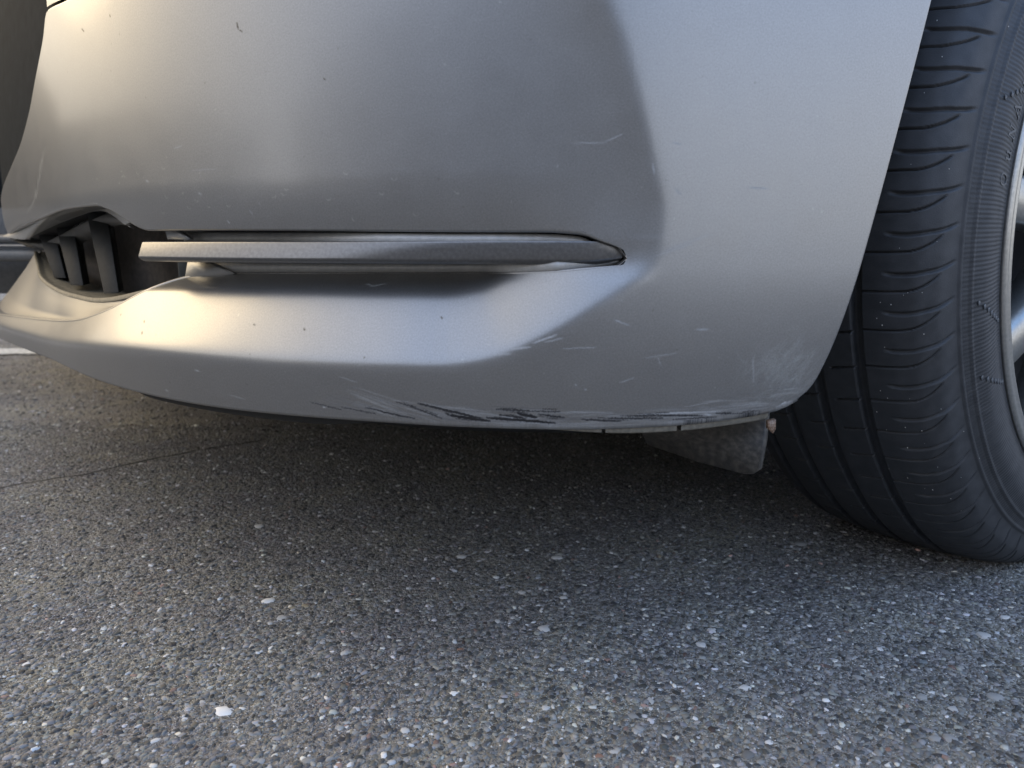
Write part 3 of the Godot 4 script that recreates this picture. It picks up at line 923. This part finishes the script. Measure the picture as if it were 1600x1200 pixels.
func build_intake(car: Node3D, paint: Material, black: Material) -> void:
	var top_in := pts_of([-675, 307, -1039, -571, 302, -916, -528, 309, -876, -464, 320, -817, -385, 327, -737, -317, 312, -643])
	var top_in2 := pts_of([-635, 301, -997, -567, 296, -935, -511, 303, -875, -449, 316, -817, -378, 322, -736, -319, 311, -653])
	var floor_in := pts_of([-614, 285, -1004, -574, 271, -941, -526, 258, -867, -471, 248, -804, -418, 245, -748, -384, 245, -712, -345, 249, -672, -288, 259, -616, -260, 263, -606])
	# upper return: from the rolled edge inward to a groove, then a second lip
	var edge := []
	for s in [0.262, 0.545, 0.635, 0.708, 0.765, 0.812]:
		edge.append(skin(s, hermite(c_slottop, s), 0) + inward(s) * 0.004 - Vector3.UP * 0.002)
	var b := Bag.new()
	var mid := []
	for i in 6: mid.append(edge[i].lerp(top_in[i], 0.55) + Vector3(0, 0.002, 0))
	loft(b, [edge, mid, top_in], 8)
	part("intake_roof", b.mesh(), mottled("lightened_body_silver", Color(0.58, 0.58, 0.57), Color(0.66, 0.66, 0.65), 0.4, 14.0, 83, 0.3), car)  # copy of the body paint, paler and less metallic to look lit from below
	b = Bag.new()
	var r0 := []
	var r1 := []
	for i in 6:
		r0.append(top_in2[i] + Vector3(0, 0.004, -0.012))
		r1.append(top_in2[i].lerp(top_in[i], -1.2) + Vector3(0.004, -0.002, 0))
	loft(b, [r0, top_in2, r1], 8)
	part("intake_inner_lip", b.mesh(), mottled("grey_plastic", Color(0.30, 0.30, 0.29), Color(0.40, 0.39, 0.37), 0.5, 12.0, 81), car)
	# dark groove between them
	b = Bag.new()
	var g0 := []
	var g1 := []
	for i in 6:
		g0.append(top_in[i] + Vector3(0, 0.004, -0.008))
		g1.append(top_in2[i] + Vector3(0, 0.006, -0.014))
	loft(b, [g0, g1], 8)
	part("intake_groove", b.mesh(), black, car)
	# floor: a painted ramp from the lip edge back to a raised rim
	var lip := []
	for s in [0.10, 0.34, 0.47, 0.585, 0.672, 0.725, 0.775, 0.822, 0.860]:
		lip.append(skin(s, hermite(c_slotbot, s), 1) + inward(s) * 0.0016 + Vector3.UP * 0.0013)
	var m1 := []
	var m2 := []
	for i in 9:
		m1.append(lip[i].lerp(floor_in[i], 0.4) + Vector3(0, -0.006, 0))
		m2.append(lip[i].lerp(floor_in[i], 0.8) + Vector3(0, -0.004, 0))
	b = Bag.new()
	loft(b, [lip, lip.map(func(p): return p + Vector3(0.002, -0.0008, -0.006)), m1, m2, floor_in], 8)
	part("intake_floor", b.mesh(), paint, car)
	b = Bag.new()
	var rim_mat := mottled("dusty_beige_plastic", Color(0.36, 0.34, 0.29), Color(0.56, 0.53, 0.45), 0.6, 16.0, 91)
	loft(b, [floor_in.map(func(p): return p + Vector3(0.001, -0.001, 0.003)), floor_in.map(func(p): return p + Vector3(0, 0.0025, 0.001)), floor_in.map(func(p): return p + Vector3(0, 0.0028, -0.004)), floor_in.map(func(p): return p + Vector3(0, 0.0005, -0.009)), floor_in.map(func(p): return p + Vector3(0, 0.002, -0.016)), floor_in.map(func(p): return p + Vector3(0, 0.001, -0.08))], 8)
	part("intake_rim", b.mesh(), rim_mat, car, "dusty beige rim along the floor of the bumper intake")
	# upright black fins
	var fin_mat := mottled("flare_lightened_fin", Color(0.13, 0.135, 0.135), Color(0.19, 0.195, 0.19), 0.75, 12.0, 99)  # black plastic lightened a little to imitate flare haze in the intake
	var fins := pts_of([-554, 301, -915, -530, 306, -906, -499, 262, -868, -518, 262, -878, -509, 305, -876, -485, 313, -867, -446, 257, -806, -465, 257, -816, -431, 318, -797, -406, 324, -788, -363, 255, -714, -382, 254, -724])
	for k in 3:
		var loop := []
		for j in 4: loop.append(fins[k * 4 + j] + Vector3(0, 0.012 if j < 2 else -0.003, 0))
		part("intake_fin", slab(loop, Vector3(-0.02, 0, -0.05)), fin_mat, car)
	# back of the intake
	var rad := mottled("lightened_condenser", Color(0.42, 0.40, 0.38), Color(0.58, 0.54, 0.50), 0.7, 10.0, 95)  # condenser colour raised so the recess reads as lit
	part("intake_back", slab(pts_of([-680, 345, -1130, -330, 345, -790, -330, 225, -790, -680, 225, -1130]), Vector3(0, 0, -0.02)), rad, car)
	part("intake_side_wall", slab(pts_of([-330, 345, -790, -285, 325, -664, -275, 252, -640, -330, 235, -790]), Vector3(0.02, 0, -0.005)), mottled("flare_lightened_duct", Color(0.27, 0.285, 0.28), Color(0.36, 0.37, 0.36), 0.7, 10.0, 87), car)  # duct wall lightened in colour, standing in for lens flare haze
	# sloped bracket ends of the slot, seen on each side of the bar
	part("slot_bracket", slab([sheet(0.838, 0.3078, 0.030), sheet(0.85, 0.3085, 0.030), sheet(0.872, 0.2995, 0.028), sheet(0.841, 0.2995, 0.030)], inward(0.85) * 0.006), paint, car)
	part("slot_bracket", slab([sheet(0.832, 0.2835, 0.050), sheet(0.862, 0.2835, 0.050), sheet(0.892, 0.2745, 0.050), sheet(0.85, 0.268, 0.051), sheet(0.82, 0.258, 0.050)], inward(0.85) * 0.006), paint, car)
	# bars of the middle grille beyond the corner
	var grey := mottled("grille_grey", Color(0.36, 0.36, 0.35), Color(0.46, 0.45, 0.43), 0.5, 10.0, 85)
	for k in 3:
		var fr := []
		var y0: float = [0.3055, 0.2945, 0.279][k]
		for i in 9:
			var t := i / 8.0
			var p := Vector3(lerpf(-0.77, -1.35, t), y0 + 0.0 * t, -1.28 - 0.12 * t)
			fr.append([p, Vector3(0.2, 0, 0.98), Vector3.UP])
		var pr := []
		var hh: float = [0.007, 0.003, 0.010][k]
		for a in 12: pr.append(Vector2(sin(TAU * a / 12) * 0.010, cos(TAU * a / 12) * hh))
		b = Bag.new()
		sweep(b, fr, pr, true)
		part("grille_bar", b.mesh(), [grey, paint, grey][k], car)
	part("grille_back", slab([Vector3(-1.4, 0.36, -1.5), Vector3(-0.72, 0.36, -1.34), Vector3(-0.72, 0.21, -1.34), Vector3(-1.4, 0.21, -1.5)], Vector3(0, 0, -0.02)), mottled("dark_grille", Color(0.30, 0.30, 0.29), Color(0.40, 0.39, 0.37), 0.6, 8.0, 97), car)

func build_body(car: Node3D, paint: Material, black: Material) -> void:
	# dark panel in front of the bumper's upper corner
	var b := Bag.new()
	for i in 81:
		var s := lerpf(-0.5, 0.70, i / 80.0)
		for j in 25:
			var y := lerpf(hermite(c_top, s) - 0.02, 0.60, j / 24.0)
			b.add(sheet(s, y, 0.020 + 0.12 * pow(maxf(0.0, y - 0.36), 2.0)), Vector2(s, y))
	b.quad_grid(80, 24)
	var dark := mottled("dark_satin_panel", Color(0.125, 0.14, 0.15), Color(0.18, 0.195, 0.205), 0.75, 5.0, 111)
	dark.metallic_specular = 0.12
	part("dark_grille_surround", b.mesh(), dark, car, "dark satin grille surround left of the bumper")
	part("front_grille", slab([Vector3(-2.4, 0.78, -1.95), Vector3(-0.74, 0.78, -1.42), Vector3(-0.74, 0.33, -1.36), Vector3(-2.4, 0.33, -1.85)], Vector3(0, 0, -0.03)), dark, car)
	# wing above the seam
	b = Bag.new()
	var arch := func(s: float) -> float:
		var p: Vector2 = plan_at(s)[0]
		var dx := (p.x - 0.56) / 0.40
		if absf(dx) >= 1.0: return 0.0
		return 0.30 + 0.40 * sqrt(1.0 - dx * dx)
	for i in 241:
		var s := lerpf(0.674, 2.6, i / 240.0)
		var lo := hermite(c_top, minf(s, 1.41)) + 0.0035
		lo = maxf(lo, arch.call(s)) if s > 1.30 else lo
		if s > 1.85: lo = maxf(0.22, arch.call(s))
		for j in 25:
			var y := lerpf(lo, 0.80, j / 24.0)
			b.add(sheet(s, y, depth(minf(s, 1.5), minf(y, 0.52), 0) + 0.35 * pow(maxf(0.0, y - 0.50), 2.0)), paint_uv(minf(s, 1.3), 0.50))
	b.quad_grid(240, 24)
	part("front_wing", b.mesh(), paint, car)
	b = Bag.new()
	for i in 121:
		var s := lerpf(-0.5, 2.6, i / 120.0)
		var e := sheet(s, 0.80 if s > 0.674 else 0.60, 0.03)
		var inner := Vector3(lerpf(-1.6, 1.5, i / 120.0), 0.92, -2.3)
		for j in 9:
			var t := j / 8.0
			var p := e.lerp(inner, t)
			p.y += 0.10 * sin(PI * t)
			b.add(p, Vector2(0.9, 0.1))
	b.quad_grid(120, 8)
	part("bonnet", b.mesh(), paint, car)

func build_underside(car: Node3D, paint: Material, black: Material) -> void:
	# hem strips clipped under the bumper edge
	var hem := mottled("worn_beige_plastic", Color(0.38, 0.37, 0.34), Color(0.55, 0.53, 0.48), 0.55, 20.0, 121)
	for q in [[1.150, 1.197], [1.1995, 1.247], [1.250, 1.3105]]:
		var b := Bag.new()
		var n := 24
		var pr := [Vector2(0.0045, 0.002), Vector2(0.0045, -0.0022), Vector2(0.0055, -0.0033), Vector2(0.014, -0.0036), Vector2(0.015, 0.002)]
		for i in n + 1:
			var s: float = lerpf(q[0], q[1], float(i) / n)
			var y: float = hermite(c_bottom, s) - 0.0028 - 0.0014 * smoothstep(1.15, 1.22, s)
			var grow := smoothstep(1.13, 1.24, s)
			for p in pr: b.add(sheet(s, y + p.y * lerpf(0.05, 1.0, grow), p.x + depth(s, hermite(c_bottom, s), 2) - 0.001), Vector2(s, 0))
		b.quad_grid(n, pr.size() - 1, true)
		for e in [0, n]:
			var o: int = e * pr.size()
			for j in [1, 2, 3]:
				b.ix.append_array([b.v.size(), b.v.size() + 1, b.v.size() + 2])
				var v0 := b.v[o]
				var v1 := b.v[o + j]
				var v2 := b.v[o + j + 1]
				b.add(v0); b.add(v1); b.add(v2)
		part("hem_strip", b.mesh(), hem, car)
	# black under-lip behind the edge
	var b2 := Bag.new()
	for i in 121:
		var s := lerpf(0.0, 1.30, i / 120.0)
		var low := 0.1855 - 0.0125 * smoothstep(0.70, 0.80, s) * (1.0 - smoothstep(0.98, 1.12, s))
		b2.add(sheet(s, 0.20, 0.020))
		b2.add(sheet(s, low + 0.004, 0.024))
		b2.add(sheet(s, low, 0.030))
		b2.add(sheet(s, low + 0.006, 0.09))
		b2.add(sheet(s, 0.205, 0.16))
	b2.quad_grid(120, 4, true)
	part("under_lip", b2.mesh(), black, car)
	# tray
	b2 = Bag.new()
	for i in 81:
		var s := lerpf(-0.4, 1.33, i / 80.0)
		var e := sheet(s, 0.200, 0.06)
		b2.add(e)
		b2.add(sheet(s, 0.145, 0.15))
		b2.add(Vector3(lerpf(-1.6, 1.4, i / 80.0), 0.13, -2.6))
	b2.quad_grid(80, 2)
	part("under_tray", b2.mesh(), black, car)
	# rear rest of the underbody and sill
	part("floor_pan", slab([Vector3(0.95, 0.20, -0.85), Vector3(3.2, 0.20, -1.9), Vector3(2.6, 0.20, -3.4), Vector3(0.3, 0.20, -2.4)], Vector3(0, 0.04, 0)), black, car)
	# wheel-well liner
	b2 = Bag.new()
	var ax := Vector3(sin(0.36), 0, cos(0.36))
	var fw := Vector3(-cos(0.36), 0, sin(0.36))
	var c0 := Vector3(0.50, 0.32, -0.80)
	for i in 41:
		var a := lerpf(0.25, PI + 0.4, i / 40.0)
		for l in [0.15, 0.05, -0.10, -0.30]: b2.add(c0 + ax * l + (fw * cos(a) + Vector3.UP * sin(a)) * 0.385)
	b2.quad_grid(40, 3)
	part("wheel_well_liner", b2.mesh(), black, car)
	# air deflector flap ahead of the wheel
	var flap := pts_of([86, 163, -545, 137, 167, -536, 175, 175, -517, 173, 163, -513, 168, 144, -506, 166, 140, -511, 160, 139, -515, 135, 140, -541, 103, 145, -572])
	for k in 3: flap[k].y += 0.016
	part("air_deflector", slab(flap, Vector3(0.004, 0.001, -0.0035), 0.0008), mottled("scuffed_rubber", Color(0.11, 0.11, 0.11), Color(0.40, 0.38, 0.345), 0.5, 18.0, 131), car, "scuffed black air deflector flap hanging before the wheel")
	# clip at the hem's end
	part("hem_clip", slab([Vector3(0.1650, 0.1840, -0.4830), Vector3(0.1700, 0.1850, -0.4830), Vector3(0.1700, 0.1790, -0.4820), Vector3(0.1680, 0.1760, -0.4810), Vector3(0.1650, 0.1790, -0.4820)], Vector3(0, 0, -0.006), 0.0008), mottled("rusty_metal", Color(0.30, 0.20, 0.14), Color(0.62, 0.56, 0.50), 0.5, 60.0, 141, 0.4), car)

# ---------------------------------------------------------------- wheel
func build_wheel(car: Node3D) -> void:
	var w := Node3D.new()
	w.name = "wheel"
	car.add_child(w, true)
	var ax := Vector3(sin(WHEEL_STEER), 0, cos(WHEEL_STEER))
	var fw := Vector3(-cos(WHEEL_STEER), 0, sin(WHEEL_STEER))
	var spot := func(l: float, r: float, a: float) -> Vector3:
		return WHEEL_CENTRE + ax * l + (fw * cos(a) + Vector3.UP * sin(a)) * r
	# section of the tyre: (lateral, radius)
	var sec := catmull(PackedVector2Array([Vector2(-0.098, 0.232), Vector2(-0.1039, 0.2346), Vector2(-0.1075, 0.262), Vector2(-0.1, 0.285), Vector2(-0.094, 0.2975), Vector2(-0.086, 0.3065), Vector2(-0.072, 0.3125), Vector2(-0.05, 0.3160), Vector2(-0.02, 0.3178), Vector2(0, 0.318), Vector2(0.02, 0.3178), Vector2(0.045, 0.3163), Vector2(0.068, 0.3130), Vector2(0.081, 0.3078), Vector2(0.0895, 0.2995), Vector2(0.0962, 0.2826), Vector2(0.1015, 0.272), Vector2(0.1055, 0.262), Vector2(0.1058, 0.250), Vector2(0.1045, 0.240), Vector2(0.1039, 0.2346), Vector2(0.098, 0.232)]), 24)
	var prof := PackedVector2Array()
	var len_m := PackedFloat32Array()
	var acc := 0.0
	var want := 0.0
	var total := 0.0
	for i in sec.size() - 1:
		var l := sec[i].distance_to(sec[i + 1])
		while want <= acc + l:
			var p := sec[i].lerp(sec[i + 1], (want - acc) / l)
			prof.append(p)
			len_m.append(want)
			want += (0.0009 if p.y > 0.28 else 0.0012) if p.x > -0.07 else 0.004
		acc += l
	prof.append(sec[sec.size() - 1])
	len_m.append(acc)
	var m0 := 0.0
	var m_sh := 0.0
	for i in prof.size() - 1:
		if prof[i].x < 0.0436 and prof[i].y > 0.3: m0 = len_m[i]
		if prof[i].y > 0.2826 and prof[i].x > 0.05: m_sh = len_m[i]
	var grooves := [0.0396, 0.0047, -0.0301, -0.063]
	var pitch := TAU / 69.0
	var b := Bag.new()
	var ang := PackedFloat32Array()
	var a0 := -1.75
	while a0 < 1.30:
		ang.append(a0)
		a0 += 0.0023
	while a0 < TAU - 1.75:
		ang.append(a0)
		a0 += 0.02
	ang.append(TAU - 1.75)
	for a in ang:
		var fine := a < 1.31
		for i in prof.size():
			var p := prof[i]
			var r := p.y
			var l := p.x
			var nrm := Vector2(prof[mini(i + 1, prof.size() - 1)].y - prof[maxi(i - 1, 0)].y, -(prof[mini(i + 1, prof.size() - 1)].x - prof[maxi(i - 1, 0)].x)).normalized()
			nrm = -nrm   # outward (lateral, radial)
			var dep := 0.0
			if r > 0.305:
				for g in grooves: dep = maxf(dep, 0.0065 * (1.0 - smoothstep(0.0031, 0.0042, absf(l - g))))
			if fine:
				var m := len_m[i] - m0
				if m > -0.004 and l > 0.02 and r > 0.279:
					var ph := fposmod(a + 0.004 * sin(a * 7.0), pitch) * 0.316
					var t1 := 0.0065 + 0.0125 * pow(clampf((m - 0.026) / 0.028, 0.0, 1.0), 2.2)
					var t2 := 0.0205 - 0.0015 * sin(clampf((m - 0.014) / 0.03, 0.0, 1.0) * PI) + 0.0085 * pow(clampf((m - 0.040) / 0.030, 0.0, 1.0), 2.0)
					var e1 := smoothstep(-0.001, 0.001, m) * (1.0 - smoothstep(0.051, 0.054, m))
					var e2 := smoothstep(0.014, 0.022, m) * (1.0 - smoothstep(0.058, 0.068, m))
					var d1 := absf(ph - t1)
					var d2 := minf(absf(ph - t2), absf(ph + pitch * 0.316 - t2))
					dep = maxf(dep, 0.0028 * e1 * (1.0 - smoothstep(0.0003, 0.00095, d1)))
					dep = maxf(dep, 0.0022 * e2 * (1.0 - smoothstep(0.0006, 0.0018, d2)))
				elif r > 0.31:
					var ph2 := fposmod(a + 0.03, pitch) * 0.318
					for rb in [[0.016, 0.036], [-0.0, -0.014], [-0.034, -0.05]]:
						var lo: float = minf(rb[0], rb[1])
						var hi: float = maxf(rb[0], rb[1])
						if l > lo and l < hi: dep = maxf(dep, 0.003 * (1.0 - smoothstep(0.0004, 0.0011, absf(ph2 - 0.012 - 0.15 * (l - lo)))))
				# raised rings and fine ribs on the side
				if l > 0.08 and r < 0.2835:
					dep -= 0.0010 * (1.0 - smoothstep(0.0006, 0.0016, absf(r - 0.2818)))
					dep -= 0.0010 * (1.0 - smoothstep(0.0006, 0.0016, absf(r - 0.2735)))
					if r < 0.2815 and r > 0.2362: dep += 0.00028 * (0.5 + 0.5 * sin(a * 520.0)) * smoothstep(0.2362, 0.240, r) * (0.55 if r > 0.2735 else 1.0)
			var q: Vector3 = spot.call(l - nrm.x * dep, r - nrm.y * dep, a)
			var foot := 1.0 - smoothstep(0.0, 0.11, q.y)
			q.y = maxf(q.y - 0.0075 * foot, 0.0006)
			q += ax * (0.005 * foot * foot * clampf(l / 0.08, -1.0, 1.0))
			b.add(q, Vector2(a * 3.0, len_m[i] * 10.0))
	b.quad_grid(ang.size() - 1, prof.size() - 1)
	var rubber := mottled("tyre_rubber", Color(0.165, 0.174, 0.185), Color(0.255, 0.26, 0.268), 0.58, 7.0, 151, 0.0, 0.012)
	rubber.metallic_specular = 0.5
	part("tyre", b.mesh(), rubber, w)
	# rim
	var rim_pts := PackedVector2Array([Vector2(0.090, 0.2300), Vector2(0.1035, 0.2352), Vector2(0.1058, 0.2356), Vector2(0.1074, 0.2340), Vector2(0.1074, 0.2290), Vector2(0.1070, 0.2235), Vector2(0.1050, 0.2222), Vector2(0.0985, 0.2215), Vector2(0.080, 0.2200), Vector2(0.060, 0.2170), Vector2(0.0, 0.2060), Vector2(-0.09, 0.2050)])
	var rs := catmull(rim_pts, 5)
	b = Bag.new()
	for i in 361:
		for q in rs: b.add(spot.call(q.x, q.y, TAU * i / 360.0))
	b.quad_grid(360, rs.size() - 1, true)
	var alloy := mottled("alloy", Color(0.60, 0.60, 0.58), Color(0.72, 0.71, 0.69), 0.34, 25.0, 161, 0.8)
	part("rim_flange", b.mesh(), alloy, w)
	b = Bag.new()
	var inner := catmull(PackedVector2Array([Vector2(0.0985, 0.2212), Vector2(0.080, 0.2190), Vector2(0.050, 0.215), Vector2(0.035, 0.19), Vector2(0.030, 0.10), Vector2(0.03, 0.002)]), 5)
	for i in 181:
		for q in inner: b.add(spot.call(q.x, q.y, TAU * i / 180.0))
	b.quad_grid(180, inner.size() - 1, true)
	part("rim_barrel", b.mesh(), mottled("dark_alloy", Color(0.11, 0.115, 0.13), Color(0.16, 0.165, 0.18), 0.4, 12.0, 165, 0.4), w)
	for k in 10:
		var fr := []
		var aa := TAU * k / 10.0 + 0.10
		for i in 9:
			var t := i / 8.0
			var r := lerpf(0.04, 0.2145, t)
			var p: Vector3 = spot.call(0.072 + 0.028 * sin(PI * (0.25 + 0.5 * t)), r, aa)
			fr.append([p, (Vector3.UP * cos(aa) - fw * sin(aa)) * lerpf(0.9, 1.15, t), ax])
		b = Bag.new()
		sweep(b, fr, [Vector2(-0.016, -0.03), Vector2(-0.016, -0.004), Vector2(-0.012, 0.0), Vector2(0.012, 0.0), Vector2(0.016, -0.004), Vector2(0.016, -0.03)], true)
		part("spoke", b.mesh(), alloy, w)
	# sand grains caught on the lower tread and shoulder
	var gm := MultiMesh.new()
	gm.transform_format = MultiMesh.TRANSFORM_3D
	gm.mesh = pebble(9, 5)
	gm.instance_count = 60
	for k in 60:
		var gi := prof.size() - 1
		var wish := rng.randf_range(0.045, 0.1)
		while gi > 0 and (prof[gi].x > wish or prof[gi].y < 0.27): gi -= 1
		var ga := rng.randf_range(-1.0, -0.1) if k % 4 else rng.randf_range(-0.1, 0.6)
		var gp: Vector3 = spot.call(prof[gi].x, prof[gi].y + 0.0002, ga)
		var up3: Vector3 = (fw * cos(ga) + Vector3.UP * sin(ga) + ax * clampf((prof[gi].x - 0.06) / 0.03, 0.0, 2.0)).normalized()
		var side := up3.cross(ax).normalized()
		gm.set_instance_transform(k, Transform3D(Basis(side, up3, side.cross(up3)).scaled_local(Vector3.ONE * rng.randf_range(0.0005, 0.0012)), gp))
	var gmi := MultiMeshInstance3D.new()
	gmi.name = "sand"
	gmi.multimesh = gm
	gmi.material_override = plain_mat("sand_grain", Color(0.78, 0.77, 0.74), 0.6)
	gmi.set_meta("kind", "stuff")
	w.add_child(gmi, true)
	# raised letters and dots on the side
	var font := SystemFont.new()
	font.font_names = PackedStringArray(["Droid Serif"])
	font.font_italic = true
	var text := "OuNAuNIOV"
	var tm_mat := mottled("raised_rubber", Color(0.26, 0.275, 0.29), Color(0.36, 0.37, 0.38), 0.5, 30.0, 171)
	for k in text.length():
		var tm := TextMesh.new()
		tm.text = text[k]
		tm.font = font
		tm.font_size = 32
		tm.pixel_size = 0.00045
		tm.depth = 0.0008
		var a := lerpf(0.115, 0.63, k / float(text.length() - 1))
		var o := part("raised_letter", tm, tm_mat, w)
		var out := fw * cos(a) + Vector3.UP * sin(a)
		var tang := (Vector3.UP * cos(a) - fw * sin(a))
		var face := (ax - out * 0.02).normalized()
		o.basis = Basis(tang, face.cross(tang).normalized(), face)
		o.position = spot.call(0.1057, 0.2505, a)
	for arc in [[0.55, 1], [0.30, 1], [-0.20, -1], [-0.42, -1]]:
		for k in 8:
			var t := k / 7.0
			var a: float = arc[0] + arc[1] * 0.10 * t + (0.0)
			var r := lerpf(0.272, 0.240, t)
			var l := 0.0
			for i in prof.size():
				if prof[i].x > 0.05 and prof[i].y >= r: l = prof[i].x
			var out := fw * cos(a) + Vector3.UP * sin(a)
			var tang := Vector3.UP * cos(a) - fw * sin(a)
			var c: Vector3 = spot.call(l, r, a)
			var hw := 0.0016
			part("raised_dot", slab([c - out * hw - tang * hw, c + out * hw - tang * hw, c + out * hw + tang * hw, c - out * hw + tang * hw], ax * 0.0004, 0.0002), tm_mat, w)
